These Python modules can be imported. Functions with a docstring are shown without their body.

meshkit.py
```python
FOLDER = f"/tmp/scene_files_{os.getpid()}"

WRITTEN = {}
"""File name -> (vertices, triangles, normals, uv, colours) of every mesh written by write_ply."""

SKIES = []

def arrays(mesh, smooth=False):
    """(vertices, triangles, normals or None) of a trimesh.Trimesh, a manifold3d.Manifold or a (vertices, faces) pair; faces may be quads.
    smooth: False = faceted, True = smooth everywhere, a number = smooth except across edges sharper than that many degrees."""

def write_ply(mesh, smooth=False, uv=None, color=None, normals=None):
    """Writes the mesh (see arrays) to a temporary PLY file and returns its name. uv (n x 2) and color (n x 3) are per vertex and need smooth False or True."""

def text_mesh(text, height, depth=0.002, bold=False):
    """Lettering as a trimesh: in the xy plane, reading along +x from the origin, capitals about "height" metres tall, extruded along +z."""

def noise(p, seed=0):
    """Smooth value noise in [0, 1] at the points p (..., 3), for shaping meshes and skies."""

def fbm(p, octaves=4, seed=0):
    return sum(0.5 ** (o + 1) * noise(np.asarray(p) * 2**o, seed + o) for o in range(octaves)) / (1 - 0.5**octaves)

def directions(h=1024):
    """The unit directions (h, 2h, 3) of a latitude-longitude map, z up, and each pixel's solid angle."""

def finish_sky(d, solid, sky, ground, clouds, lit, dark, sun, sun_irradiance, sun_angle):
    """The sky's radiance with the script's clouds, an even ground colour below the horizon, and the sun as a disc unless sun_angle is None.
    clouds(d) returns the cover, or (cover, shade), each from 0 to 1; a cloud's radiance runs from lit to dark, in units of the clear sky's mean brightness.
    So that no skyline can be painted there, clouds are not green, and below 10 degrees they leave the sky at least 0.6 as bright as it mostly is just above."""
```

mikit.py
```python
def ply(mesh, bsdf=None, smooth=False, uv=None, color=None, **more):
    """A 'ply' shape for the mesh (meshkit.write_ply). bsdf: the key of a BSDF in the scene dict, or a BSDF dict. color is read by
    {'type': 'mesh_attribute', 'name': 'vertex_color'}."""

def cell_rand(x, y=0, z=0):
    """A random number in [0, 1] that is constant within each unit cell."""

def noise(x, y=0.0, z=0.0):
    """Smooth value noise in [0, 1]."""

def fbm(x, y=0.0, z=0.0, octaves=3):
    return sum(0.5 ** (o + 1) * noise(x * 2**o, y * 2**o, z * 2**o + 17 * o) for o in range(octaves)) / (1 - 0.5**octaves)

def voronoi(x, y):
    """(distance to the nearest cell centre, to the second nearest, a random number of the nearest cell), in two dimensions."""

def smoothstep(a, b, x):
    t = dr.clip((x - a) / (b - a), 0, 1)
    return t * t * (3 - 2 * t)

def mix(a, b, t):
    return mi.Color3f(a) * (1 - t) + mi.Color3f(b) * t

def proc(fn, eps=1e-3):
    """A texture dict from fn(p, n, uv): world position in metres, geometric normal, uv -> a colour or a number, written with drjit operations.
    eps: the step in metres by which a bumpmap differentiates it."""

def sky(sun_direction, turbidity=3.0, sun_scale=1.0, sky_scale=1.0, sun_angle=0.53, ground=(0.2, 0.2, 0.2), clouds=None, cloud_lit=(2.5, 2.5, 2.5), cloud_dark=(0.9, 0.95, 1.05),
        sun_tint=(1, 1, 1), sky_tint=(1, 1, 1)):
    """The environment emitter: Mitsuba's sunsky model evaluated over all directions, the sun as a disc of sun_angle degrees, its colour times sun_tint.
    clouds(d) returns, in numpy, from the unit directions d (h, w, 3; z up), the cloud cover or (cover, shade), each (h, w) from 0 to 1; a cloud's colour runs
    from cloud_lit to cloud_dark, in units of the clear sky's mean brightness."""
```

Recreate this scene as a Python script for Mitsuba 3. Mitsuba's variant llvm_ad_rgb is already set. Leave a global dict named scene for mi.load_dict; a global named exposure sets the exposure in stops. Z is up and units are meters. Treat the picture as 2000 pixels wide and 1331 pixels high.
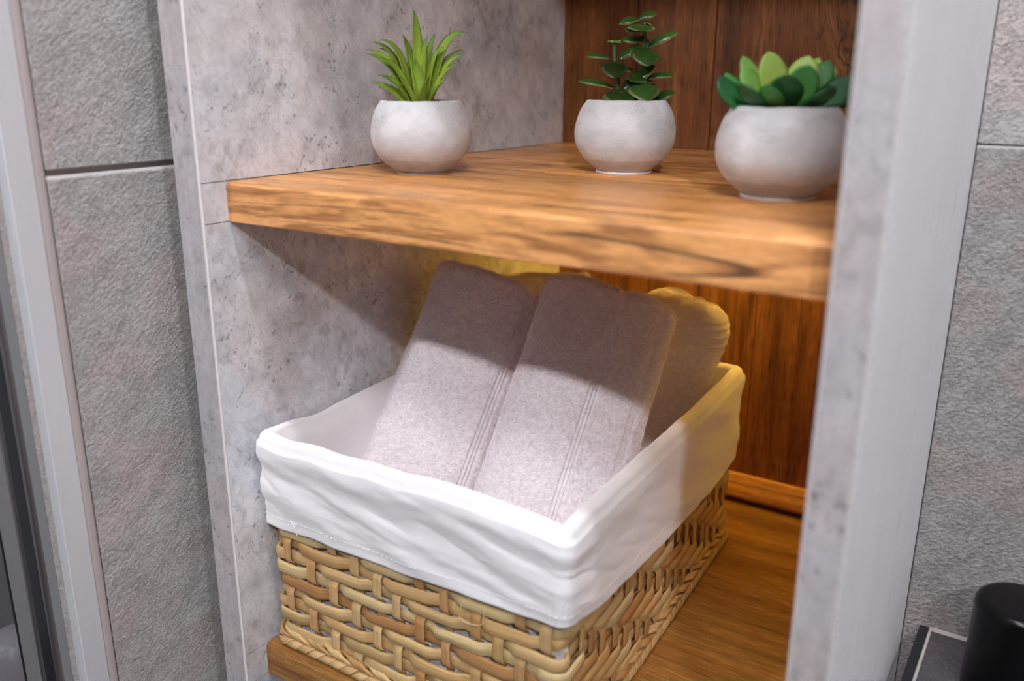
import sys, math
sys.path.insert(0, '/opt/lang')
import numpy as np, trimesh, drjit as dr, mitsuba as mi
import mikit, meshkit
from mikit import noise, fbm, smoothstep, mix, proc
import manifold3d as m3
T4 = mi.ScalarTransform4f

scene, labels = {'type': 'scene'}, {}

# ------------------------------------------------------------------ camera, lights, exposure
exposure = 0.0
scene['camera'] = {
    'type': 'thinlens', 'fov': 60.3333, 'fov_axis': 'x', 'near_clip': 0.02, 'far_clip': 50.0,
    'aperture_radius': 0.0052, 'focus_distance': 0.95,
    'to_world': T4().look_at(origin=[0.678989, -0.524552, 0.0954196], target=[0.158803, 0.279791, -0.191704],
                             up=[-0.16012, 0.238379, 0.957882])}
SPOT_R = 0.045                                   # two ceiling spotlights in a row, right and left of the niche
SPOT1_POS, SPOT1_AIM, SPOT1_L = (1.54, -1.50, 1.150), (0.10, 0.20, -0.15), (930, 930, 975)
SPOT2_POS, SPOT2_AIM, SPOT2_L = (-0.30, -1.50, 1.150), (0.40, 0.15, -0.15), (580, 580, 610)
DOWN_POS, DOWN_R, DOWN_L = (0.66, -0.22, 1.235), 0.05, (395, 405, 440)
FILL_POS, FILL_R, FILL_L = (0.85, -0.95, 1.235), 0.22, (36, 36, 37.5)  # unseen soft fill light, added to brighten the niche
LED_L, LED_UP = (52.0, 31.5, 5.2), (2.6, 1.5, 0.3)         # warm strips under the lower and the upper shelf

W, D, S, TH = 0.5612, 0.6617, 0.0292, 0.038      # niche width, depth, setback of the shelves, shelf thickness
H = 0.5045                                       # from one shelf to the next
TPL, TPR = 0.034, 0.0273                         # side panel thickness left and right
YW = 0.3836                                      # face of the tiled wall right of the unit
XL = -0.064                                      # face of the tiled wall left of the unit
YC = -0.137                                      # outer corner of the left wall
ZF, ZC = -1.30, 1.25                             # floor and ceiling of the room

# ------------------------------------------------------------------ helpers
def key(name, parent=None):
    k = (parent + '__' if parent else '') + name
    if k not in scene and not any(q.startswith(k + '__') for q in scene):
        return k
    n = 1
    while f'{k}_{n:03d}' in scene or any(q.startswith(f'{k}_{n:03d}__') for q in scene):
        n += 1
    return f'{k}_{n:03d}'

def add(name, mesh, bsdf, parent=None, smooth=False, label=None, cat=None, group=None, kind=None, uv=None, color=None):
    k = key(name, parent)
    scene[k] = mikit.ply(mesh, bsdf, smooth, uv=uv, color=color)
    tag(k, label, cat, group, kind)
    return k

def tag(k, label=None, cat=None, group=None, kind=None):
    d = {a: b for a, b in (('label', label), ('category', cat), ('group', group), ('kind', kind)) if b}
    if d:
        labels[k] = {**labels.get(k, {}), **d}

def box(x0, x1, y0, y1, z0, z1, ch=0.0):
    """A box, its edges chamfered by ch."""
    lo, hi = np.array([x0, y0, z0]), np.array([x1, y1, z1])
    if ch <= 0:
        m = trimesh.creation.box(extents=hi - lo)
        m.apply_translation((lo + hi) / 2)
        return m
    pts = []
    for sx in (0, 1):
        for sy in (0, 1):
            for sz in (0, 1):
                c = np.where([sx, sy, sz], hi, lo).astype(float)
                d = np.where([sx, sy, sz], -1.0, 1.0) * ch
                for k in range(3):
                    q = c + d
                    q[k] = c[k]
                    pts.append(q)
    return trimesh.convex.convex_hull(np.array(pts))

def grid_faces(n, m, wrap_n=False, wrap_m=False, flip=False):
    i, j = np.meshgrid(np.arange(n if wrap_n else n - 1), np.arange(m if wrap_m else m - 1), indexing='ij')
    a, b = i, (i + 1) % n
    c, d = j, (j + 1) % m
    q = np.stack([a * m + c, b * m + c, b * m + d, a * m + d], -1).reshape(-1, 4)
    if flip:
        q = q[:, ::-1]
    return np.vstack([q[:, [0, 1, 2]], q[:, [0, 2, 3]]])

def mesh(v, f):
    return trimesh.Trimesh(np.asarray(v, float).reshape(-1, 3), f, process=False)

def lathe(profile, n=96):
    """profile: (r, z) rows from the axis at the bottom, up the outside and back to the axis."""
    p = np.asarray(profile, float)
    t = np.arange(n) / n * 2 * np.pi
    v = np.stack([p[:, None, 0] * np.cos(t), p[:, None, 0] * np.sin(t), np.broadcast_to(p[:, None, 1], (len(p), n))], -1)
    return mesh(v, grid_faces(len(p), n, wrap_m=True, flip=True))

def spline(pts, n):
    """Catmull-Rom through the rows of pts, n samples."""
    p = np.asarray(pts, float)
    p = np.vstack([2 * p[0] - p[1], p, 2 * p[-1] - p[-2]])
    u = np.linspace(0, len(p) - 3 - 1e-9, n)
    i = u.astype(int)
    t = (u - i)[:, None]
    a, b, c, d = p[i], p[i + 1], p[i + 2], p[i + 3]
    return 0.5 * (2 * b + (c - a) * t + (2 * a - 5 * b + 4 * c - d) * t**2 + (3 * b - a - 3 * c + d) * t**3)

def tube(path, ra, rb=None, nrm=None, sides=8, cap=True, closed=False):
    """A tube along path: half-size ra along the normal nrm (rows or one), rb along the third direction."""
    p = np.asarray(path, float)
    n = len(p)
    ra = np.broadcast_to(ra, (n,)).astype(float)
    rb = ra if rb is None else np.broadcast_to(rb, (n,)).astype(float)
    t = (np.roll(p, -1, 0) - np.roll(p, 1, 0)) if closed else np.gradient(p, axis=0)
    t /= np.linalg.norm(t, axis=1, keepdims=True) + 1e-12
    if nrm is None:
        nrm = np.where(np.abs(t[:, 2:]) < 0.9, [0, 0, 1.0], [1.0, 0, 0])
    a = np.broadcast_to(nrm, p.shape).astype(float)
    a = a - (a * t).sum(1, keepdims=True) * t
    a /= np.linalg.norm(a, axis=1, keepdims=True) + 1e-12
    b = np.cross(t, a)
    ang = np.arange(sides) / sides * 2 * np.pi
    v = p[:, None] + np.cos(ang)[None, :, None] * (a * ra[:, None])[:, None] + np.sin(ang)[None, :, None] * (b * rb[:, None])[:, None]
    f = grid_faces(n, sides, wrap_n=closed, wrap_m=True, flip=True)
    v = v.reshape(-1, 3)
    if cap and not closed:
        f = np.vstack([f, [[0, k, k + 1] for k in range(1, sides - 1)], [[(n - 1) * sides, (n - 1) * sides + k + 1, (n - 1) * sides + k] for k in range(1, sides - 1)]])
    return mesh(v, f)

# ------------------------------------------------------------------ materials
def two(b):
    return {'type': 'twosided', 'bsdf': b}

def bump(tex, scale, b):
    return {'type': 'bumpmap', 'arbitrary': tex, 'scale': scale, 'bsdf': b}

def principled(color, rough=0.6, **k):
    c = color if isinstance(color, dict) else {'type': 'rgb', 'value': list(color)}
    return {'type': 'principled', 'base_color': c, 'roughness': rough, **k}

def diffuse(color):
    c = color if isinstance(color, dict) else {'type': 'rgb', 'value': list(color)}
    return {'type': 'diffuse', 'reflectance': c}

def concrete_fn(base, dark, contrast, speck):
    def fn(p, n, uv):
        big = fbm(p.x * 9 + 3, p.y * 9 + 7, p.z * 6, 3)
        mid = fbm(p.x * 52, p.y * 52 + 11, p.z * 40, 4)
        streak = fbm(p.x * 210, p.y * 210, p.z * 26 + 5, 2)
        grain = noise(p.x * 900, p.y * 900, p.z * 520)
        wisp = 1 - smoothstep(0.0, 0.10, dr.abs(fbm(p.x * 85 + 2, p.y * 85 + p.z * 40, p.z * 60, 3) - 0.5))
        c = mix(base, dark, smoothstep(0.34, 0.74, big * 0.42 + mid * 0.46 + streak * 0.12) * contrast)
        c = c * (1 + 0.14 * (grain - 0.5)) * (1 + 0.22 * (streak - 0.5)) * (1 - 0.10 * wisp * contrast)
        c = mix(c, c * mi.Color3f(0.955, 1.0, 1.03), smoothstep(0.4, 0.65, fbm(p.x * 14 + 31, p.y * 14, p.z * 14 + 9, 2)))
        patch = smoothstep(0.42, 0.66, fbm(p.x * 22 + 41, p.y * 22 + 2, p.z * 16, 2))
        pit = smoothstep(0.66, 0.84, noise(p.x * 560, p.y * 560 + 4, p.z * 300) * 0.58 + noise(p.x * 190 + 9, p.y * 190, p.z * 120) * 0.42)
        blot = smoothstep(0.52, 0.72, fbm(p.x * 120 + 5, p.y * 120, p.z * 70, 3)) * smoothstep(0.40, 0.62, fbm(p.x * 26 + 11, p.y * 26, p.z * 18, 2))
        c = c * (1 - 0.22 * blot * contrast)
        return mix(c, c * 0.46, pit * patch * speck)
    return fn

scene['concrete_laminate'] = two(principled(proc(concrete_fn((0.70, 0.675, 0.69), (0.47, 0.445, 0.45), 1.0, 0.85)), 0.55, specular=0.3))
scene['concrete_edge'] = two(principled(proc(concrete_fn((0.47, 0.425, 0.425), (0.40, 0.36, 0.36), 0.7, 0.9)), 0.55, specular=0.3))

def brushed_fn(p, n, uv):
    s = fbm(p.x * 90, p.y * 260, p.z * 10, 3)
    b = fbm(p.x * 6, p.y * 12, p.z * 4, 2)
    line = smoothstep(0.70, 0.80, noise(p.x * 40, p.y * 420, p.z * 22)) * smoothstep(0.45, 0.7, noise(p.y * 30, p.z * 9, 3.0))
    return mix((0.70, 0.695, 0.71), (0.84, 0.835, 0.85), s * 0.6 + b * 0.4) * (1 - 0.16 * line)
scene['brushed_concrete'] = two(principled(proc(brushed_fn), 0.5, specular=0.3))
scene['edge_highlight'] = two(principled((0.74, 0.69, 0.69), 0.5))  # light caught by the chamfer, painted as a paler colour
scene['soft_edge'] = two(principled((0.53, 0.50, 0.50), 0.5))

def tile_height(p, n, uv):
    s = p.x + p.y
    a, b = s * 0.78 + p.z * 0.62, -s * 0.62 + p.z * 0.78
    w = noise(p.x * 70, p.y * 70, p.z * 70) * 2.2
    fib = fbm(a * 210 + w, b * 700 + w, p.x * 20, 3)
    grit = fbm(p.x * 430, p.y * 430, p.z * 430, 2)
    lump = fbm(a * 34 + 3, b * 62, p.x * 30, 3)
    return fib * 0.60 + grit * 0.55 + lump * 0.40
def tile_color(p, n, uv):
    h = tile_height(p, n, uv)
    g = noise(p.x * 780, p.y * 780, p.z * 780)
    c = mix((0.27, 0.255, 0.248), (0.49, 0.465, 0.45), smoothstep(0.40, 1.15, h + (g - 0.5) * 0.45))
    return mix(c, c * mi.Color3f(1.05, 0.97, 0.96), smoothstep(0.42, 0.68, fbm(p.x * 18, p.y * 18, p.z * 18 + 8, 2)))
scene['slate_tile'] = two(bump(proc(tile_height, 5e-4), 0.0016, principled(proc(tile_color), 0.7, specular=0.25)))
scene['slate_tile_shaded'] = two(bump(proc(tile_height, 5e-4), 0.0016, principled(proc(lambda p, n, uv: tile_color(p, n, uv) * 0.76), 0.7, specular=0.25)))  # low right tiles: light falling off downwards, put into a darker colour
scene['slate_tile_dark'] = two(bump(proc(tile_height, 5e-4), 0.0012, principled(proc(lambda p, n, uv: tile_color(p, n, uv) * mi.Color3f(0.19, 0.19, 0.21)), 0.55, specular=0.25)))
scene['grout'] = two(diffuse((0.52, 0.48, 0.47)))
scene['grout_light'] = two(diffuse((0.74, 0.70, 0.70)))
scene['grout_bead'] = two(diffuse((0.46, 0.40, 0.385)))
scene['plaster'] = two(diffuse((0.38, 0.375, 0.37)))
scene['ceiling_paint'] = two(diffuse((0.75, 0.75, 0.75)))
scene['shower_wall'] = two(diffuse((0.05, 0.05, 0.055)))
scene['floor_tile'] = two(diffuse((0.12, 0.115, 0.11)))
scene['dark_core'] = two(diffuse((0.025, 0.018, 0.014)))
scene['aluminium'] = two(principled((0.66, 0.66, 0.69), 0.45, metallic=0.2, specular=0.5))
scene['grey_profile'] = two(principled((0.27, 0.27, 0.28), 0.45, metallic=0.3))
scene['chrome'] = two({'type': 'roughconductor', 'material': 'Cr', 'alpha': 0.06, 'distribution': 'ggx'})
scene['smoked_glass'] = {'type': 'thindielectric', 'int_ior': 1.5, 'specular_transmittance': {'type': 'rgb', 'value': [0.85, 0.86, 0.9]}}
scene['black_gloss'] = two(principled((0.002, 0.002, 0.0022), 0.22, specular=0.25))
scene['dark_reflection'] = two(principled((0.012, 0.014, 0.02), 0.18, specular=0.6))  # dark reflection in the rounded chrome, painted as a black strip
scene['black_matt'] = two(principled((0.012, 0.012, 0.013), 0.5))
scene['reflection_white'] = two(principled((0.75, 0.68, 0.64), 0.3))
scene['white_plastic'] = two(principled((0.82, 0.82, 0.84), 0.25))

def wood(L, A, B, light, mid, dark, crack, seed, stripes=60.0, crack_amt=1.0):
    warp = fbm(L * 4 + seed, A * 22, B * 22 + seed, 2)
    g = fbm(L * 5 + seed, A * stripes + warp * 3.0, B * stripes + warp * 2.0, 4)
    fine = noise(L * 70 + seed, A * 1100 + warp * 8, B * 1100)
    pores = smoothstep(0.64, 0.86, noise(L * 45, A * 760 + seed, B * 760))
    c = mix(dark, mid, smoothstep(0.25, 0.52, g))
    c = mix(c, light, smoothstep(0.48, 0.78, g * 0.8 + fine * 0.2))
    c = c * (0.80 + 0.40 * fine) * (1 - 0.42 * pores)
    v = dr.abs(noise(L * 2.2 + seed * 2, A * 52 + warp * 0.9 + seed, B * 52 + warp * 0.9) - 0.5)
    where = smoothstep(0.50, 0.60, noise(L * 7.5 + 3 + seed, A * 34, B * 34 + 9))
    wd = 0.012 + 0.034 * noise(L * 14 + 5, A * 20, seed)
    return mix(c, crack, (1 - smoothstep(wd * 0.3, wd, v)) * where * crack_amt)

OAK = dict(light=(0.84, 0.42, 0.150), mid=(0.66, 0.295, 0.090), dark=(0.44, 0.175, 0.050), crack=(0.09, 0.044, 0.024))
def shelf_fn(p, n, uv):
    band = smoothstep(0.40, 0.62, noise(p.y * 17 + 0.35, p.z * 3, p.x * 0.9))
    c = wood(p.x, p.y, p.z, seed=2.9, stripes=85.0, **OAK) * (1 - 0.26 * band)
    # the front edge carries its own, redder strip of grain with a few long cracks
    warp = fbm(p.x * 5 + 1, p.z * 40, 3.0, 2)
    e = fbm(p.x * 22 + 4, p.z * 210 + warp * 5, 1.0, 4)
    f = noise(p.x * 170, p.z * 1500 + warp * 8, 2.0)
    d = mix((0.40, 0.165, 0.058), (0.80, 0.375, 0.135), smoothstep(0.28, 0.66, e)) * (0.84 + 0.32 * f)
    v = dr.abs(fbm(p.x * 1.3 + 6, p.z * 62 + warp * 0.9, 4.0, 2) - 0.5)
    on = smoothstep(0.50, 0.60, noise(p.x * 9.5 + 2, p.z * 48, 9.0))
    d = mix(d, mi.Color3f(0.10, 0.05, 0.03), (1 - smoothstep(0.004, 0.020, v)) * on * 0.85)
    return mix(c, d, 1 - smoothstep(S + 0.0008, S + 0.0022, p.y))
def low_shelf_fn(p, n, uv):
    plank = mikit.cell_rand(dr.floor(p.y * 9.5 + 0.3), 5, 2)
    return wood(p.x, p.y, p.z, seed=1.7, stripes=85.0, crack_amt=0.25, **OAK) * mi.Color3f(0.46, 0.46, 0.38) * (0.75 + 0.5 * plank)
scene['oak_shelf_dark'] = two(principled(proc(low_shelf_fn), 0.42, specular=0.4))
scene['oak_shelf'] = two(bump(proc(lambda p, n, uv: noise(p.x * 90, p.y * 900, p.z * 900), 3e-4), 0.00012, principled(proc(shelf_fn), 0.36, specular=0.5)))

WAL = dict(light=(0.36, 0.150, 0.042), mid=(0.24, 0.085, 0.021), dark=(0.125, 0.040, 0.010), crack=(0.025, 0.012, 0.007))
def back_fn(p, n, uv):
    kx, kz = p.x - 0.405, p.z - 0.150
    r2 = kx * kx * 420 + kz * kz * 190
    k = dr.exp(-r2)
    c = wood(p.z + k * 0.05, p.x + kz * k * 0.5, p.y, seed=4.3, stripes=70.0, **WAL)
    board = mikit.cell_rand(dr.floor(p.x * 17.2 + 0.02), 3, 1)
    burl = smoothstep(0.50, 0.72, fbm(p.x * 60 + 3, p.z * 52, 2.0, 3)) * smoothstep(0.12, 0.6, k)
    vein = 1 - smoothstep(0.0, 0.035, dr.abs(fbm(p.x * 34 + 7, p.z * 24, 5.0, 4) - 0.5))
    c = mix(c, mi.Color3f(0.045, 0.020, 0.010), burl * 0.75)
    vein = vein * smoothstep(0.45, 0.62, noise(p.x * 45 + 1, p.z * 45, 8.0))
    return mix(c, mi.Color3f(0.02, 0.010, 0.006), vein * smoothstep(0.3, 0.75, k) * 0.9) * (0.78 + 0.44 * board)
scene['oak_back'] = two(principled(proc(back_fn), 0.45, specular=0.35))

def weave_fn(base, tint):
    def fn(p, n, uv):
        f = noise(uv.x * 320 + tint * 9, uv.y * 9, tint * 5)
        f2 = noise(uv.x * 900 + 3, uv.y * 14, 1.0)
        b = fbm(uv.x * 26 + tint * 13, uv.y * 2, 4.0, 2)
        c = mi.Color3f(base) * (0.66 + 0.30 * f + 0.16 * f2 + 0.34 * (b - 0.3))
        return mix(c, c * mi.Color3f(0.80, 0.66, 0.50), smoothstep(0.62, 0.8, noise(uv.x * 16 + tint * 31, uv.y * 3, 7.0)) * 0.75)
    return fn
TONES = [(0.60, 0.40, 0.185), (0.56, 0.35, 0.15), (0.53, 0.30, 0.13), (0.58, 0.43, 0.215)]
for i, t in enumerate(TONES):
    scene[f'seagrass_{i}'] = two(principled(proc(weave_fn(t, i + 1.0)), 0.5, specular=0.35))

def cotton_h(p, n, uv):
    return noise(uv.x * 900, uv.y * 90, 1.0) * 0.5 + noise(uv.x * 120, uv.y * 700, 2.0) * 0.5
scene['cotton'] = two(bump(proc(cotton_h, 3e-4), 0.00016, principled((0.83, 0.815, 0.825), 0.9, specular=0.1, sheen=0.2)))
scene['cotton_thread'] = two(diffuse((0.82, 0.81, 0.82)))
def terry_fn(p, n, uv):
    a = noise(p.x * 700, p.y * 700, p.z * 700)
    d = noise(p.x * 330 + 7, p.y * 330, p.z * 260 + 3)
    f = fbm(p.x * 150 + 2, p.y * 150, p.z * 110, 2)
    b = fbm(p.x * 45, p.y * 45, p.z * 45, 2)
    return mi.Color3f(0.86, 0.80, 0.83) * (0.64 + 0.26 * a + 0.20 * d + 0.09 * f + 0.07 * b)
scene['terry'] = two(principled(proc(terry_fn), 0.95, specular=0.05, sheen=0.4))
scene['terry_band'] = two(bump(proc(lambda p, n, uv: noise(p.x * 900, p.y * 900, p.z * 900), 3e-4), 0.0001, principled((0.72, 0.67, 0.69), 0.9, specular=0.1)))

def pot_fn(p, n, uv):
    a = fbm(p.x * 60, p.y * 60, p.z * 60, 3)
    blotch = smoothstep(0.54, 0.74, fbm(p.x * 34 + 5, p.y * 34, p.z * 60 + 2, 3))
    grain = noise(p.x * 700, p.y * 700, p.z * 700)
    c = mix((0.53, 0.525, 0.535), (0.62, 0.615, 0.63), smoothstep(0.3, 0.7, a)) * (0.95 + 0.1 * grain)
    c = mix(c, c * mi.Color3f(0.82, 0.82, 0.80), blotch * (0.35 + 0.65 * smoothstep(0.3, 0.7, noise(p.x * 420, p.y * 420, p.z * 420))))
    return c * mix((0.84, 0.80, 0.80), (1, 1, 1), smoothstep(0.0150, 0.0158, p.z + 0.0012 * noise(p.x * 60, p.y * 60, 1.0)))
scene['pot_cement'] = two(bump(proc(lambda p, n, uv: fbm(p.x * 150, p.y * 150, p.z * 150, 3), 4e-4), 0.0004, principled(proc(pot_fn), 0.5, specular=0.35)))
scene['soil'] = two(diffuse(proc(lambda p, n, uv: mix((0.05, 0.03, 0.015), (0.30, 0.18, 0.09), noise(p.x * 420, p.y * 420, p.z * 420)))))
scene['leaf'] = two(principled({'type': 'mesh_attribute', 'name': 'vertex_color'}, 0.34, specular=0.45))
scene['leaf_gloss'] = two(principled({'type': 'mesh_attribute', 'name': 'vertex_color'}, 0.26, specular=0.5))
scene['leaf_wax'] = two(principled({'type': 'mesh_attribute', 'name': 'vertex_color'}, 0.42, specular=0.4))
scene['lamp_body'] = two(diffuse((0.7, 0.7, 0.7)))

# ------------------------------------------------------------------ the room (setting)
ST = 'structure'
XR0 = W + TPR                                    # where the right wall begins
def slab(parent, x0, x1, y0, y1, z0, z1, mat='slate_tile', name='tile'):
    return add(name, box(x0, x1, y0, y1, z0, z1, 0.0012), mat, parent)

# left wall: backing in grout, tiles proud of it
JL0, JL1 = 0.0095, 0.0168
add('backing', box(XL - 0.10, XL - 0.0085, YC + 0.010, 0.80, ZF, ZC), 'grout', 'wall_left')
tag('wall_left', kind=ST)
for z0, z1 in ((ZF, -0.60), (-0.594, JL0), (JL1, 0.62), (0.626, ZC)):
    slab('wall_left', XL - 0.0083, XL, -0.1045, 0.70, z0, z1)
add('joint', box(XL - 0.0084, XL - 0.0035, -0.107, 0.70, JL0 - 0.002, JL0 + 0.0022), 'grout_light', 'wall_left')
# the return of that wall, facing the room, left of the outer corner
add('backing', box(-0.164, XL - 0.012, YC + 0.0085, YC + 0.060, ZF, ZC), 'grout', 'wall_return')
tag('wall_return', kind=ST)
for z0, z1 in ((ZF, -0.60), (-0.594, JL0 - 0.001), (JL1 - 0.002, 0.62), (0.626, ZC)):
    slab('wall_return', -0.164, XL - 0.010, YC, YC + 0.0083, z0, z1)
add('joint', box(-0.164, XL - 0.010, YC + 0.003, YC + 0.0084, JL0 - 0.003, JL0 + 0.002), 'grout_light', 'wall_return')
# right wall
JR = 0.0365
add('backing', box(XR0 + 0.0005, 2.20, YW + 0.0085, YW + 0.12, ZF, ZC), 'grout', 'wall_right')
tag('wall_right', kind=ST)
for z0, z1 in ((ZF, -0.563), (-0.56, JR), (JR + 0.0028, 0.64), (0.643, ZC)):
    slab('wall_right', XR0 + 0.0008, 2.20, YW, YW + 0.0083, z0, z1, 'slate_tile_shaded' if z1 < 0.1 else 'slate_tile')
add('joint', box(XR0 + 0.001, 2.20, YW + 0.0025, YW + 0.0084, JR - 0.001, JR + 0.0018), 'grout_light', 'wall_right')
# the rest of the bathroom
for name, b, m in (('wall_alcove', (-0.16, W + 0.2, 0.80, 0.86, ZF, ZC), 'plaster'),
                   ('wall_far_left', (-1.46, -1.40, -2.5, 0.80, ZF, ZC), 'plaster'),
                   ('wall_shower', (-1.40, -0.1645, 0.42, 0.48, ZF, ZC), 'shower_wall'),
                   ('wall_far_right', (2.20, 2.26, -2.5, YW + 0.12, ZF, ZC), 'plaster'),
                   ('wall_behind', (-1.46, 2.26, -2.56, -2.5, ZF, ZC), 'plaster'),
                   ('floor', (-1.46, 2.26, -2.56, 0.86, ZF - 0.06, ZF), 'floor_tile'),
                   ('ceiling', (-1.46, 2.26, -2.56, 0.86, ZC, ZC + 0.06), 'ceiling_paint')):
    add(name, box(*b), m, kind=ST)
# metal corner trim on the outer corner of the left wall
tm = trimesh.util.concatenate([box(XL - 0.004, XL + 0.0012, YC - 0.0012, -0.1150, ZF, ZC, 0.0009), box(XL - 0.013, XL - 0.003, YC - 0.0012, YC + 0.004, ZF, ZC, 0.0009)])
add('trim_1', tm, 'aluminium', kind=ST)
add('trim_2', tube([(XL - 0.0004, -0.1102, z) for z in np.linspace(ZF, ZC, 60)], 0.0042, 0.0016, (0, 1, 0), 10), 'grout_bead', kind=ST, smooth=60)

# ------------------------------------------------------------------ shelf unit
U = 'shelf_unit'
tag(U, 'built-in niche shelf unit with concrete-look side panels and wooden back between the tiled walls', 'shelf unit')
ZB, ZT = ZF + 0.02, 1.0
lp = U + '__left_panel'
add('core', box(-TPL, -0.0022, 0.0012, 0.70, ZB, ZT), 'dark_core', lp)
cuts = [(ZB, -H - TH), (-H - TH + .0008, -H), (-H + .0008, -TH), (-TH + .0009, -0.0001), (0.0008, H - TH), (H - TH + .0008, H), (H + .0008, ZT)]
for z0, z1 in cuts:
    add('facing', box(-0.0023, 0.0, 0.0018, 0.70, z0, z1), 'concrete_laminate', lp)
tag(lp, 'concrete-look panel face with fine dark seams at shelf height')
add('edge_band', box(-TPL - 0.0004, -0.0030, 0.0, 0.0016, ZB, ZT, 0.0005), 'concrete_edge', lp, label='narrow mauve-grey front edge')
add('edge_line', box(-0.0032, -0.0002, -0.0002, 0.0022, ZB, ZT, 0.0008), 'edge_highlight', lp, label='thin pale line painted as the highlight on the chamfered edge')
rp = U + '__right_panel'
add('core', box(W + 0.0006, W + TPR - 0.0012, 0.0012, 0.70, ZB, ZT), 'concrete_laminate', rp)
add('edge_band', box(W + 0.0020, W + TPR - 0.0020, 0.0, 0.0016, ZB, ZT, 0.0005), 'concrete_edge', rp, label='mauve-grey front edge with dark specks')
add('edge_line', box(W, W + 0.0022, -0.0002, 0.0022, ZB, ZT, 0.0008), 'soft_edge', rp)
add('edge_line', box(W + TPR - 0.0022, W + TPR, -0.0002, 0.0022, ZB, ZT, 0.0008), 'soft_edge', rp)
add('facing', box(W + TPR - 0.0012, W + TPR + 0.0003, 0.0018, YW - 0.0003, ZB, ZT), 'brushed_concrete', rp, label='pale brushed outer face')

def shelf(name, z, label, mat='oak_shelf'):
    r, n = 0.0050, 9
    prof = [(S + r - r * math.cos(a), z - r + r * math.sin(a)) for a in np.linspace(0, math.pi / 2, n)]
    y1 = D - 0.0004
    prof = [(y1, z), (y1, z - TH), (S + 0.0008, z - TH), (S, z - TH + 0.0008)] + prof
    p = np.array(prof)
    k = len(p)
    v = np.vstack([np.c_[np.full(k, x), p] for x in (0.0003, W - 0.0003)])
    f = [[i, (i + 1) % k, k + (i + 1) % k] for i in range(k)] + [[i, k + (i + 1) % k, k + i] for i in range(k)]
    f += [[0, i + 1, i] for i in range(1, k - 1)] + [[k, k + i, k + i + 1] for i in range(1, k - 1)]
    m = mesh(v, np.array(f))
    m.fix_normals()
    return add(name, m, mat, U, smooth=35, label=label)
shelf('shelf', 0.0, 'warm oak-look shelf board with dark cracks that carries the three pots')
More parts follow.
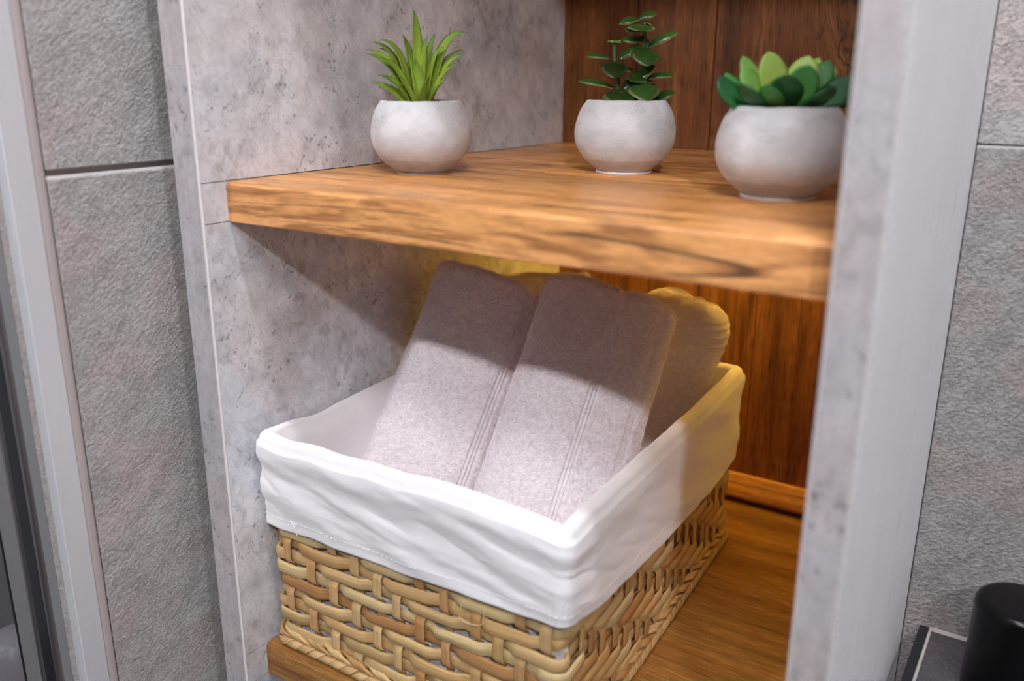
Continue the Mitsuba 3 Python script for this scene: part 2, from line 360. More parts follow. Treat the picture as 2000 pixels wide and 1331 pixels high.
shelf('shelf', -H, 'darker oak-look bottom shelf board under the basket', 'oak_shelf_dark')
shelf('shelf', H, None)
# back panels: boards with a fine dark joint
def backs(z0, z1, xs):
    bp = U + '__back_panel' if U + '__back_panel__backing' not in scene else None
    k = key('back_panel', U)
    add('backing', box(0.0003, W - 0.0003, D + 0.004, D + 0.016, z0, z1), 'dark_core', k)
    for a, b in zip(xs[:-1], xs[1:]):
        add('board', box(a + 0.0006, b - 0.0006, D, D + 0.0045, z0, z1, 0.0006), 'oak_back', k)
    tag(k, 'back of dark brown oak-look boards')
backs(0.0, H - TH, (0.0, 0.118, 0.232, 0.43, W))
backs(-H + 0.0005, -TH, (0.0, 0.155, 0.318, W))
backs(-H - TH - 0.45, -H - TH, (0.0, 0.2, W))
bpf = np.array([(D - .0004, -H + .0395), (D - .0040, -H + .0395), (D - .0055, -H + .0385), (D - .0205, -H + .0125), (D - .0205, -H + .0085), (D - .0004, -H + .0085)])
bm = trimesh.convex.convex_hull(np.vstack([np.c_[np.full(6, x), bpf] for x in (0.0006, W - 0.0006)]))
add('batten', bm, 'oak_shelf', U, label='slim bevelled oak batten along the foot of the back')
# warm LED strips under the two shelves, at the back
for zz in (-TH, H - TH):
    k = key('led_strip', U)
    add('channel', box(0.02, W - 0.02, D - 0.042, D - 0.020, zz - 0.0042, zz - 0.0002), 'aluminium', k)
    m = box(0.025, W - 0.025, D - 0.038, D - 0.024, zz - 0.0052, zz - 0.0043)
    add('diffuser', m, 'lamp_body', k)
    scene[k + '__diffuser']['emitter'] = {'type': 'area', 'radiance': {'type': 'rgb', 'value': list(LED_L if zz < 0 else LED_UP)}}

# ------------------------------------------------------------------ lamps of the bathroom and an added fill light (outside the frame)
def lamp(name, pos, aim, R, L, label):
    d = np.array(aim, float) - pos
    d /= np.linalg.norm(d)
    disc = lathe([(0.0, 0.0), (R, 0.0), (R, 0.003), (0.0, 0.003)], 40)
    cup = lathe([(R + 0.002, -0.012), (R + 0.008, -0.012), (R + 0.008, 0.012), (0, 0.012), (0, 0.008), (R + 0.002, 0.008)], 40)
    M = trimesh.geometry.align_vectors([0, 0, -1], d)
    M[:3, 3] = pos
    for m in (disc, cup):
        m.apply_transform(M)
    add('housing', cup, 'lamp_body', name)
    add('diffuser', disc, 'lamp_body', name)
    scene[name + '__diffuser']['emitter'] = {'type': 'area', 'radiance': {'type': 'rgb', 'value': list(L)}}
    tag(name, label, 'lamp')
lamp('ceiling_spotlight', SPOT1_POS, SPOT1_AIM, SPOT_R, SPOT1_L, 'small round ceiling spotlight right of the camera, aimed at the niche')
lamp('ceiling_spotlight_001', SPOT2_POS, SPOT2_AIM, SPOT_R, SPOT2_L, 'small round ceiling spotlight left of the camera, aimed at the niche')
lamp('ceiling_downlight', DOWN_POS, (DOWN_POS[0], DOWN_POS[1], 0), DOWN_R, DOWN_L, 'round ceiling downlight just in front of the niche')
lamp('fill_light', FILL_POS, (FILL_POS[0], FILL_POS[1], 0), FILL_R, FILL_L, 'large round fill light added below the ceiling to soften the shade')

# ------------------------------------------------------------------ shower enclosure at the far left
e = 'shower_door'
tag(e, 'glass shower door edge with grey and chrome frame profiles at the far left', 'shower door')
y0 = YC - 0.008
def prof_tube(x0, x1, yf, n=24):
    t = np.linspace(0, math.pi, n)
    cx, r = (x0 + x1) / 2, (x1 - x0) / 2
    p = np.array([(cx + r * math.cos(a), yf - 0.55 * r * math.sin(a)) for a in t])
    v = np.vstack([np.c_[p, np.full(n, z)] for z in (ZF + 0.02, 0.75)])
    return mesh(v, np.vstack([[[i, i + 1, n + i + 1], [i, n + i + 1, n + i]] for i in range(n - 1)]))
add('chrome_profile', prof_tube(-0.1332, -0.1215, y0, 20), 'chrome', e, smooth=True, label='polished chrome profile')
add('chrome_profile', prof_tube(-0.1036, -0.0906, y0, 20), 'chrome', e, smooth=True, label='polished chrome profile')
add('dark_reflection', box(-0.1225, -0.1030, y0 - 0.0022, y0 + 0.002, ZF + 0.02, 0.75, 0.0009), 'dark_reflection', e, label='dark glossy strip painted as the reflection between the chrome profiles')
add('wall_channel', box(-0.1335, -0.0902, y0 - 0.0002, YC - 0.0002, ZF + 0.02, 0.75), 'grey_profile', e)
add('grey_profile', box(-0.1630, -0.1334, y0 - 0.002, y0 + 0.0072, ZF + 0.02, 0.75, 0.001), 'grey_profile', e, label='flat grey frame profile')
add('glass_pane', box(-1.38, -0.1636, y0 + 0.001, y0 + 0.001 + 0.0005, ZF + 0.02, 0.75), 'smoked_glass', e)
add('seal', box(-0.1648, -0.1630, y0 - 0.003, y0 + 0.004, ZF + 0.02, 0.75), 'black_matt', e)
# a pale body added for the whitish reflection in the shower glass, on a dark shelf
bt = lathe([(0, -0.62), (0.042, -0.62), (0.045, -0.61), (0.045, -0.50), (0.040, -0.475), (0.028, -0.456), (0.016, -0.448), (0.0, -0.446)], 40)
bt.apply_translation((-0.296, -0.094, -0.083))
add('pale_reflection', bt, 'reflection_white', smooth=40, label='pale body added for the whitish reflection in the shower glass at the lower left', cat='pale_reflection')
add('shower_shelf', box(-0.42, -0.165, -0.1400, 0.09, -0.728, -0.7035, 0.003), 'black_matt', label='dark shelf inside the shower under the added pale body', cat='shelf')

# ------------------------------------------------------------------ grey ledge and black tumbler at the lower right
LZ = -0.4542
add('ledge', box(0.6165, 1.10, 0.09, YW - 0.0005, LZ - 0.04, LZ, 0.0015), 'slate_tile_dark')
tag('ledge', 'dark grey slate ledge under the black tumbler against the right tiled wall', 'ledge')
scene['ledge__slab'] = scene.pop('ledge')
add('sealant', box(0.6165, 1.10, YW - 0.0080, YW - 0.0006, LZ - 0.002, LZ + 0.0012, 0.0008), 'grout_bead', 'ledge', label='pale sealant line along the wall')
add('edge_strip', box(0.6142, 0.6172, 0.09, YW - 0.0006, LZ - 0.038, LZ + 0.0010, 0.0006), 'grout_bead', 'ledge')
add('dark_gap_strip', box(0.6050, 0.6142, 0.09, YW - 0.0006, LZ - 0.040, LZ - 0.0008), 'black_matt', 'ledge', label='black strip added for the dark gap along the side')  # added black strip: shade of the gap beside the ledge as colour
R = 0.0385
cup = [(0, 0), (R - .003, 0), (R - .0005, .002), (R, .005), (R, .090)] + [(R - .008 + .008 * math.cos(a), .090 + .008 * math.sin(a)) for a in np.linspace(0.2, math.pi / 2, 8)] + [(0.012, .0985), (0, .0985)]
cm = lathe(cup, 80)
cm.apply_translation((0.6905, 0.306, LZ + 0.0014))
add('tumbler', cm, 'black_gloss', smooth=40, label='glossy black tumbler on the grey ledge at the lower right', cat='tumbler')

# ------------------------------------------------------------------ pots and artificial plants
RIGHT, FWD, UP = np.array([0.839, 0.544, 0.0]), np.array([-0.544, 0.839, 0.0]), np.array([0, 0, 1.0])

def pot(name, x, y, R, h, foot, label, seed, rim=0.78, base=0.56):
    prof = [(0, 0.0022), (base * R - .002, 0.0022), (base * R, 0.0030)]
    ctl = spline([(base * R, .0030), (0.80 * R, .19 * h), (0.955 * R, .36 * h), (R, .53 * h), (0.975 * R, .70 * h), (0.90 * R, .86 * h), (rim * R + .0006, .985 * h)], 42)
    prof += [tuple(q) for q in ctl[1:]]
    prof += [(rim * R - .0006, h), (rim * R - .005, h), (rim * R - .0062, h - .0015), (rim * R - .006, h - .016), (0, h - .016)]
    m = lathe(prof, 120)
    v = np.array(m.vertices)
    d = (meshkit.fbm(v * 26 + seed, 3, seed) - 0.5) * 0.0034
    rr = np.hypot(v[:, 0], v[:, 1])
    k = np.clip(rr / R - 0.35, 0, 1)
    v[:, 0] *= 1 + d * k / np.maximum(rr, 1e-4)
    v[:, 1] *= 1 + d * k / np.maximum(rr, 1e-4)
    v[:, 2] += np.where(v[:, 2] > h - .004, (meshkit.fbm(v * 60 + 5, 2, seed) - 0.5) * 0.0016, 0)
    m.vertices = v
    m.apply_translation((x, y, 0))
    tag(name, label, 'potted plant', 'three little cement pots with artificial plants')
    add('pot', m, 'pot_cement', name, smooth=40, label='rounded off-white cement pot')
    soil = lathe([(0, h - .0158), (rim * R - .0068, h - .0158), (rim * R - .0068, h - .0075), (rim * R - .02, h - .0055), (0, h - .005)], 60)
    sv = np.array(soil.vertices)
    sv[:, 2] += np.where(sv[:, 2] > h - .01, (meshkit.noise(sv * 420) - .5) * .002, 0)
    soil.vertices = sv
    soil.apply_translation((x, y, 0))
    add('soil', soil, 'soil', name, smooth=30)
    fr = base * R * foot
    ft = lathe([(0, 0.0001), (fr, 0.0001), (fr + .0006, 0.0012), (fr, 0.0021), (0, 0.0021)], 60)
    ft.apply_translation((x, y, 0))
    add('foot', ft, 'white_plastic' if foot > 0.97 else 'pot_cement', name, smooth=40)
    return np.array([x, y, h - .006])

def leaf(parent, base, tip, ctrl, width, thick, mat, colfn, nrm, shape=0.55, cup=0.15, sharp=1.0, nt=14, ns=9, name='leaf'):
    """A solid leaf along a Bezier from base over ctrl to tip; shape: where it is widest; cup: how far the edges rise."""
    t = np.linspace(0, 1, nt)[:, None]
    p = (1 - t)**2 * base + 2 * t * (1 - t) * ctrl + t**2 * tip
    tan = np.gradient(p, axis=0)
    tan /= np.linalg.norm(tan, axis=1, keepdims=True)
    n = np.broadcast_to(np.asarray(nrm, float), p.shape)
    n = n - (n * tan).sum(1, keepdims=True) * tan
    n /= np.linalg.norm(n, axis=1, keepdims=True) + 1e-9
    side = np.cross(tan, n)
    u = t[:, 0]
    a = shape
    w = np.where(u < a, 0.34 + 0.66 * np.sin(np.clip(u / a, 0, 1) * np.pi / 2), np.cos(np.clip((u - a) / (1 - a), 0, 1) * np.pi / 2)**sharp)
    w = np.maximum(w, 0.02) * width / 2
    s = np.linspace(-1, 1, ns)
    th = thick / 2 * np.maximum(w / (width / 2), 0.12)
    top = p[:, None] + side[:, None] * (s[None, :, None] * w[:, None, None]) + n[:, None] * ((cup * w)[:, None] * (s**2)[None] + th[:, None] * np.sqrt(np.clip(1 - s**2, 0, 1))[None])[..., None]
    bot = p[:, None] + side[:, None] * (s[None, ::-1, None] * w[:, None, None]) + n[:, None] * ((cup * w)[:, None] * (s[::-1]**2)[None] - th[:, None] * np.sqrt(np.clip(1 - s**2, 0, 1))[None])[..., None]
    ring = np.concatenate([top, bot[:, 1:-1]], 1)
    k = ring.shape[1]
    v = ring.reshape(-1, 3)
    f = grid_faces(nt, k, wrap_m=True)
    f = np.vstack([f, [[0, j + 1, j] for j in range(1, k - 1)], [[(nt - 1) * k, (nt - 1) * k + j, (nt - 1) * k + j + 1] for j in range(1, k - 1)]])
    sv = np.concatenate([s, s[::-1][1:-1]])
    uu = np.repeat(u, k)
    ss = np.abs(np.tile(sv, nt))
    under = np.tile(np.r_[np.zeros(ns), np.ones(ns - 2)], nt)
    col = np.array([colfn(a, b, c) for a, b, c in zip(uu, ss, under)])
    m = mesh(v, f)
    return add(name, m, mat, parent, smooth=True, color=np.clip(col, 0.002, 1))

def lerp(a, b, t):
    return np.asarray(a, float) * (1 - t) + np.asarray(b, float) * t

rng = np.random.default_rng(11)
# 1: grass-like succulent; leaf tips given in units of the pot's look (right, up, towards the room)
K = 'potted_succulent'
c1 = pot(K, 0.0986, 0.2000, 0.0514, 0.0720, 0.9, 'spiky light green succulent in the leftmost cement pot, beside the concrete-look panel', 3)
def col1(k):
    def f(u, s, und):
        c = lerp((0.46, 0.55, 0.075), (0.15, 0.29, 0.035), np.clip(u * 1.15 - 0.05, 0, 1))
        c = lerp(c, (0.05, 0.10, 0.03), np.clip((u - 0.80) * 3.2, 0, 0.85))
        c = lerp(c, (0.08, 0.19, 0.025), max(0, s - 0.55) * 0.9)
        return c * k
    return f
def img1(x, y, dep):
    return np.array([0.0986, 0.2, 0.0720]) + RIGHT * (x - 823) / 1870 + UP * (203 - y) / 1870 - FWD * dep
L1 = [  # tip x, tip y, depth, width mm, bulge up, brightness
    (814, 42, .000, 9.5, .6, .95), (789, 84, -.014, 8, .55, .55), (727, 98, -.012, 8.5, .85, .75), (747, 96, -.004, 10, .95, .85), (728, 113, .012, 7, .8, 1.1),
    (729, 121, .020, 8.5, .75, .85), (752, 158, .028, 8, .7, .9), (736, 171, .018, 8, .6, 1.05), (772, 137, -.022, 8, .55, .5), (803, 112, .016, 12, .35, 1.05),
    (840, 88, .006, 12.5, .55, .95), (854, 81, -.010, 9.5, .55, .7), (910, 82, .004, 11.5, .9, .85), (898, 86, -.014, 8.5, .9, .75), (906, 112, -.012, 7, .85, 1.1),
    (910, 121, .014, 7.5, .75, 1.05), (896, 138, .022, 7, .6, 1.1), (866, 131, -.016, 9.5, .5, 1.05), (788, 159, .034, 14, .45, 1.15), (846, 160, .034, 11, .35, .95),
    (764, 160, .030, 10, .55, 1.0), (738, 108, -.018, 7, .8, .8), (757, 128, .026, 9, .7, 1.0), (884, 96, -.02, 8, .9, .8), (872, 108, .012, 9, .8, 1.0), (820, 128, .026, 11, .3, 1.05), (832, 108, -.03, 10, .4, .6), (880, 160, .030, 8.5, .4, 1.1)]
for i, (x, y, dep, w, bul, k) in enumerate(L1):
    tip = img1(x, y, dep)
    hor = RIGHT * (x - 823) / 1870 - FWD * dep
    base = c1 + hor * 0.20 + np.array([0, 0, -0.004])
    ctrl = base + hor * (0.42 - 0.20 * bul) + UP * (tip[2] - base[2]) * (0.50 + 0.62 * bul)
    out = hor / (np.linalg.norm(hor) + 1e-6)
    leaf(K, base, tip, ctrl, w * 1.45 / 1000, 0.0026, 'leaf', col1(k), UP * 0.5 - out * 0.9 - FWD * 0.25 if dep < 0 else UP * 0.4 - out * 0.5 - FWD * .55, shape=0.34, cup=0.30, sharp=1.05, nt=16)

# 2: jade plant on two stems
K = 'potted_succulent_001'
c2 = pot(K, 0.2674, 0.3260, 0.0519, 0.0732, 1.0, 'dark green leafy jade plant in the middle cement pot, in front of the wooden back', 8)
def img2(x, y, dep):
    return np.array([0.2674, 0.326, 0.0732]) + RIGHT * ((x - 540) / 4.035) / 1838 + UP * ((692 - y) / 4.035) / 1838 - FWD * dep
def stem(parent, pts, r):
    p = spline(pts, 18)
    add('stem', tube(p, np.linspace(r, r * .75, 18), sides=8), 'stem_green', parent, smooth=40)
scene['stem_green'] = two(principled((0.03, 0.09, 0.03), 0.4))
stem(K, [img2(475, 730, .004), img2(470, 600, .004), img2(452, 480, .003), img2(436, 380, .002), img2(432, 300, .002)], .0024)
stem(K, [img2(600, 730, -.002), img2(640, 590, -.002), img2(690, 440, -.002), img2(686, 320, -.002), img2(655, 220, -.002), img2(655, 130, -.002)], .0027)
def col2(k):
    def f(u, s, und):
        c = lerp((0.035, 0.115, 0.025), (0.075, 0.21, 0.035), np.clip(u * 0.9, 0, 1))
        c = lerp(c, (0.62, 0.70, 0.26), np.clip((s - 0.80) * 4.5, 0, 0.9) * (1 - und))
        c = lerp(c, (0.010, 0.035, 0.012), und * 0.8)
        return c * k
    return f
L2 = [  # base (x, y, depth), tip (x, y, depth), width, normal tilt towards the room, brightness, arch
    ((425, 600, .010), (160, 556, .012), .0125, .10, 1.0, .5), ((470, 640, .006), (462, 655, .036), .030, .10, .55, .9), ((405, 392, .002), (215, 380, .000), .0100, .1, .9, .6),
    ((440, 420, .004), (415, 470, .030), .024, .05, .35, .8), ((505, 604, .008), (738, 445, .006), .0150, .55, 1.0, .5), ((640, 575, .004), (655, 628, .036), .029, .35, 1.0, .7),
    ((700, 700, .004), (892, 640, .014), .0160, .35, .7, .7), ((690, 535, -.004), (902, 512, -.006), .0110, .25, 1.15, .6), ((470, 392, .006), (655, 308, .004), .0120, .5, .95, .5),
    ((660, 330, .004), (655, 385, .030), .025, .2, .75, .8), ((688, 308, .0), (905, 203, .0), .0110, .45, 1.35, .5), ((610, 112, .0), (458, 152, .004), .0120, .25, 1.0, .7),
    ((612, 108, -.002), (742, 78, .0), .0110, .4, 1.0, .9), ((640, 165, .0), (590, 205, .026), .024, .25, .9, .75), ((640, 262, .0), (478, 268, .006), .0120, .3, .8, .6),
    ((665, 250, -.006), (742, 300, -.02), .014, .0, 1.2, .5), ((650, 130, -.002), (700, 155, -.012), .012, .1, 1.6, .5), ((690, 350, -.004), (775, 385, -.008), .013, .3, 1.1, .5),
    ((690, 560, -.004), (730, 545, -.026), .016, .1, 1.2, .5), ((470, 470, -.004), (590, 470, -.020), .015, .1, 1.3, .5), ((600, 690, -.01), (560, 690, -.034), .018, .1, .6, .5),
    ((650, 250, .002), (570, 245, -.012), .012, .2, .6, .6),
    ((640, 175, .0), (510, 205, .010), .015, .25, .8, .7), ((690, 330, .0), (575, 375, .018), .020, .3, .6, .7), ((655, 520, .0), (560, 560, .020), .020, .3, .6, .7),
    ((690, 420, .0), (760, 405, .014), .016, .3, .8, .6), ((470, 480, .002), (345, 468, .016), .018, .2, .5, .7), ((690, 180, -.002), (706, 128, -.008), .010, .2, 2.2, .6)]
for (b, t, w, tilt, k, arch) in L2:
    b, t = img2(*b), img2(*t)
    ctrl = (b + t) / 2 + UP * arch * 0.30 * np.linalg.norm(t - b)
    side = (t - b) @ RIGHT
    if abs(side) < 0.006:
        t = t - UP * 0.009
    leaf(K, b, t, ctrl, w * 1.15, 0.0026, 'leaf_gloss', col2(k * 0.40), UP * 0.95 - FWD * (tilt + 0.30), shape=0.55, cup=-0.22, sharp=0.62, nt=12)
for i in range(7):   # the closed bud on the left stem
    a = i * 2.4
    b = img2(432, 312, .002)
    t = b + RIGHT * math.cos(a) * .0075 - FWD * math.sin(a) * .0075 + UP * (.004 + .0012 * (i % 3))
    leaf(K, b, t, (b + t) / 2 + UP * .004, .0065, .002, 'leaf_gloss', col2(0.8), UP, shape=.6, cup=0.0, sharp=.6, nt=8, ns=7, name='bud_leaf')

# 3: rosette
K = 'potted_succulent_002'
c3 = pot(K, 0.4623, 0.2180, 0.0537, 0.0735, 1.0, 'broad-leaved green rosette succulent in the rightmost cement pot, nearest the camera', 5)
def img3(x, y, dep):
    return np.array([0.4623, 0.218, 0.0735]) + RIGHT * ((x - 668) / 4.294) / 2343 + UP * ((500 - y) / 4.294) / 2343 - FWD * dep
DARK, MIDG, LIGHT, LIME = ((0.020, 0.150, 0.035), (0.012, 0.075, 0.022)), ((0.13, 0.33, 0.06), (0.040, 0.20, 0.045)), ((0.36, 0.54, 0.10), (0.17, 0.40, 0.08)), ((0.46, 0.62, 0.10), (0.40, 0.60, 0.13))
def col3(pair):
    def f(u, s, und):
        c = lerp(pair[0], pair[1], np.clip(u * 1.1, 0, 1)**1.5)
        return lerp(c, np.array(pair[1]) * 0.7, max(0, s - .7) * 1.2)
    return f
L3 = [  # tip x, tip y, depth, width, arch, tone
    (552, 258, .034, .0260, .35, DARK), (925, 345, .036, .0240, .45, DARK), (222, 318, .026, .0220, .55, DARK), (108, 262, .004, .0180, .75, DARK), (1150, 258, .012, .0220, .55, DARK),
    (1252, 292, -.010, .0190, .70, DARK), (204, 238, -.020, .0140, .5, MIDG), (1050, 320, -.034, .0200, .5, DARK), (300, 300, -.036, .0200, .5, DARK), (640, 330, -.045, .0200, .5, DARK),
    (285, 196, .004, .0190, .4, LIGHT), (775, 178, .018, .0245, .3, MIDG), (1015, 138, -.006, .0200, .35, MIDG), (1105, 186, -.020, .0150, .4, LIME), (400, 330, .036, .0180, .4, MIDG),
    (490, 76, .000, .0260, .2, LIME), (338, 106, -.020, .0170, .3, LIGHT), (835, 106, -.004, .0250, .25, LIME), (978, 116, -.022, .0170, .3, LIME), (622, 196, -.016, .0150, .2, LIGHT), (690, 250, .014, .0140, .2, LIGHT)]
for (x, y, dep, w, arch, tone) in L3:
    tip = img3(x, y, dep)
    hor = RIGHT * ((x - 668) / 4.294) / 2343 - FWD * dep
    base = c3 + hor * 0.14 + np.array([0, 0, 0.001])
    out = hor / (np.linalg.norm(hor) + 1e-6)
    ctrl = base + hor * (0.42 + 0.45 * arch) + UP * (tip[2] - base[2]) * (0.52 - 0.42 * arch)
    nn = UP * 0.8 - out * 0.7 if dep > 0.022 else UP * 0.35 - FWD * 0.95 - out * 0.25
    leaf(K, base, tip, ctrl, w * 1.08, 0.0062, 'leaf_wax', col3(tone), nn, shape=0.62, cup=0.14, sharp=0.55, nt=18, ns=11)

# ------------------------------------------------------------------ basket
BK = 'basket'
tag(BK, 'rectangular woven seagrass basket with white cloth liner on the bottom shelf', 'basket')
Q = np.array([(0.0070, 0.0385), (0.3705, 0.0370), (0.3440, 0.5350), (0.0080, 0.5360)])
RIM, BOT = -0.262, -H + 0.0005

def quad_path(inset, rr, step):
    """Points, outward normals and arc length round the quad, its corners rounded by rr."""
    c = Q.mean(0)
    n = len(Q)
    e = np.roll(Q, -1, 0) - Q
    e /= np.linalg.norm(e, axis=1, keepdims=True)
    nr = np.stack([e[:, 1], -e[:, 0]], 1)
    d = inset + rr
    corner = []
    for i in range(n):                                       # offset lines i-1 and i meet here
        A = np.array([nr[i - 1], nr[i]])
        b = np.array([nr[i - 1] @ (Q[i] - nr[i - 1] * d), nr[i] @ (Q[i] - nr[i] * d)])
        corner.append(np.linalg.solve(A, b))
    P, N = [], []
    for i in range(n):
        a0, a1 = math.atan2(nr[i - 1][1], nr[i - 1][0]), math.atan2(nr[i][1], nr[i][0])
        while a1 < a0:
            a1 += 2 * math.pi
        for a in np.linspace(a0, a1, 7)[:-1]:
            m = np.array([math.cos(a), math.sin(a)])
            P.append(corner[i] + m * rr); N.append(m)
        p0, p1 = corner[i] + nr[i] * rr, corner[(i + 1) % n] + nr[i] * rr
        k = max(2, int(np.linalg.norm(p1 - p0) / step))
        for t in np.arange(k) / k:
            P.append(p0 + (p1 - p0) * t); N.append(nr[i])
    P, N = np.array(P), np.array(N)
    s = np.r_[0, np.cumsum(np.linalg.norm(np.roll(P, -1, 0) - P, axis=1))]
    return P, N, s[:-1], s[-1]

P_, N_, s_, Ltot = quad_path(0.0060, 0.010, 0.0042)
NS = 56                                                     # stakes round the basket
pitch = Ltot / NS
rowp = 0.0147
rows = [-0.4805 + rowp * j for j in range(15)]
def wv(j, k):                                               # +1: the weaver of row j passes outside stake k (2/2 twill)
    return np.where(np.mod(-j - k, 4) < 2, -1.0, 1.0)
rngb = np.random.default_rng(5)
jitter = rngb.normal(0, 0.10, NS) * pitch
wstake = rngb.uniform(0.0052, 0.0072, NS)
def weaver_offset(j, s):
    u = np.mod(s, Ltot) / pitch
    k = np.floor(u).astype(int)
    t = u - k
    t = np.clip((t - 0.25) / 0.50, 0, 1)
    t = t * t * (3 - 2 * t)
    return wv(j, k % NS) * (1 - t) + wv(j, (k + 1) % NS) * t
AMP = 0.0029
for j, z in enumerate(rows):
    P3, N3 = P_, N_
    off = weaver_offset(j, s_) * AMP
    wob = (meshkit.noise(np.c_[s_ * 28, np.full(len(s_), j * 3.7), s_ * 0], 3) - 0.5) * 0.0042
    half = 0.0072 + 0.0014 * (meshkit.noise(np.c_[s_ * 18, np.full(len(s_), j * 5.1), s_ * 0], 9) - 0.5) * 2
    path = np.c_[P3 + N3 * off[:, None], z + wob]
    n3 = np.c_[N3, np.zeros(len(N3))]
    sides = 8
    m = tube(path, 0.0026 + 0.0006 * rngb.random(), half, n3, sides, closed=True)
    # seams of the uv: across the strand, along the strand
    uv = np.stack([np.tile(np.arange(sides) / sides * 0.03, len(path)) + j * 0.37, np.repeat(s_, sides) * 1.0], 1)
    add('weaver', m, f'seagrass_{[0, 3, 1, 0, 2, 3, 0, 1, 3, 2, 0, 1, 0, 3, 1][j]}', BK, smooth=True, uv=uv)
# stakes: flat upright strips
zz = np.linspace(BOT + 0.006, RIM - 0.012, 70)
for k in range(NS):
    s0 = k * pitch + jitter[k] + (zz - zz[0]) * rngb.normal(0, 0.02)
    P0 = np.stack([np.interp(s0, s_, P_[:, i], period=Ltot) for i in (0, 1)], 1)
    N0 = np.stack([np.interp(s0, s_, N_[:, i], period=Ltot) for i in (0, 1)], 1)
    N0 /= np.linalg.norm(N0, axis=1, keepdims=True)
    r = (zz - rows[0]) / rowp
    j0 = np.floor(r).astype(int)
    t = np.clip((r - j0 - 0.2) / 0.6, 0, 1)
    t = t * t * (3 - 2 * t)
    o = -(wv(j0, k) * (1 - t) + wv(j0 + 1, k) * t) * 0.0036
    o = np.where(zz < rows[0] - .004, -0.002, o)
    path = np.c_[P0 + N0 * o[:, None], zz]
    sides = 6
    m = tube(path, 0.0011, wstake[k], np.c_[N0, np.zeros(len(N0))], sides)
    uv = np.stack([np.tile(np.arange(sides) / sides * 0.03, len(path)) + k * 0.29, np.repeat(zz, sides)], 1)
    add('stake', m, f'seagrass_{rngb.integers(0, 3)}', BK, smooth=True, uv=uv)
# twined strands round the foot: two pairs of twisted strips
Pb, Nb, sb, Lb = quad_path(0.0045, 0.012, 0.0030)
def twine(z, r, nturn, phase, ra, rb, out, tone):
    a = sb / Lb * nturn * 2 * np.pi + phase
    wobz = (meshkit.noise(np.c_[sb * 22, sb * 0 + phase * 9 + z * 900, sb * 0], 4) - .5) * .002
    path = np.c_[Pb + Nb * (out + r * np.cos(a))[:, None], z + r * 1.05 * np.sin(a) + wobz]
    nr = np.c_[Nb * np.cos(a)[:, None], np.sin(a)]
    m = tube(path, ra, rb, nr, 8, closed=True)
    uv = np.stack([np.tile(np.arange(8) / 8 * 0.03, len(path)) + phase, np.repeat(sb, 8)], 1)
    add('foot_braid', m, f'seagrass_{tone}', BK, smooth=True, uv=uv)
for ph, tone in ((0.0, 0), (np.pi, 1)):
    twine(BOT + 0.0068, 0.0031, 52, ph, 0.0031, 0.0056, 0.0028, tone)
    twine(BOT + 0.0175, 0.0030, -27, ph + 0.8, 0.0022, 0.0046, 0.0012, 1 - tone)
bp = box(0.018, 0.335, 0.05, 0.52, BOT + 0.0008, BOT + 0.004)
add('base', bp, 'seagrass_1', BK, uv=np.zeros((len(bp.vertices), 2)))
# a loose thread of raffia under the liner's hem
lt = spline([(0.268, 0.030, -0.352), (0.2685, 0.0285, -0.362), (0.2675, 0.0275, -0.371), (0.277, 0.0265, -0.3725), (0.290, 0.0275, -0.3705), (0.2925, 0.0285, -0.362), (0.292, 0.0305, -0.352)], 40)
add('raffia_thread', tube(lt, 0.00045, sides=5), 'seagrass_3', BK, uv=np.zeros((200, 2)))

# white cotton liner, folded over the rim
Pl, Nl, sl, Ll = quad_path(0.0005, 0.007, 0.0030)
ns = len(sl)
# where each sample lies: side weights
side_front = np.clip((0.06 - Pl[:, 1]) / 0.02, 0, 1)
along_y = np.clip((Pl[:, 1] - 0.037) / 0.5, 0, 1)
is_right = np.clip((Pl[:, 0] - 0.20) / 0.02, 0, 1)
is_left = np.clip((0.05 - Pl[:, 0]) / 0.02, 0, 1) * (1 - side_front)
fx = np.clip((Pl[:, 0] - 0.007) / 0.364, 0, 1)
hem_front = np.interp(fx, [0, 0.5, 1], [-0.3565, -0.3530, -0.3475])
hem_right = np.interp(along_y, [0, .14, .48, .85, 1], [-0.3485, -0.3625, -0.3800, -0.3880, -0.380])
hem = side_front * hem_front + (1 - side_front) * (is_right * hem_right + (1 - is_right) * -0.366)
rim_front = np.interp(fx, [0, .12, .4, .7, .86, .94, 1], [-0.2545, -0.2560, -0.2535, -0.2500, -0.2520, -0.2545, -0.2590])
rim_left = np.interp(along_y, [0, .1, .2, .4, 1], [-0.2545, -0.2555, -0.2590, -0.2530, -0.25])
rim_right = np.interp(along_y, [0, .08, .3, .6, .9, 1], [-0.2590, -0.2560, -0.2570, -0.2600, -0.2600, -0.2570])
rim = side_front * rim_front + (1 - side_front) * (is_right * rim_right + (1 - is_right) * rim_left)
ker = np.hanning(15); ker /= ker.sum()
sm = lambda a: np.convolve(np.r_[a[-20:], a, a[:20]], ker, 'same')[20:-20]
hem, rim = sm(hem), sm(rim)
nin, nrim, nout = 34, 9, 46
rows_v, vv = [], []
r0 = 0.0088 - 0.0038 * sm(is_left)                           # half-width of the rolled rim
oc = -0.0040 - 0.0006 * sm(is_left)
for i in range(nin):                                         # inside, from the bottom up
    t = i / nin
    z = BOT + 0.012 + (rim - r0 - BOT - 0.012) * t
    rows_v.append((oc - r0 - np.minimum(0.0060 + 0.0 * r0, (rim - r0 - z) * 0.45), z)); vv.append(t * 0.22)
for i in range(nrim):
    a = math.pi * (1 - i / (nrim - 1))
    rows_v.append((oc + r0 * math.cos(a), rim - r0 + r0 * math.sin(a))); vv.append(0.22 + 0.02 * i / nrim)
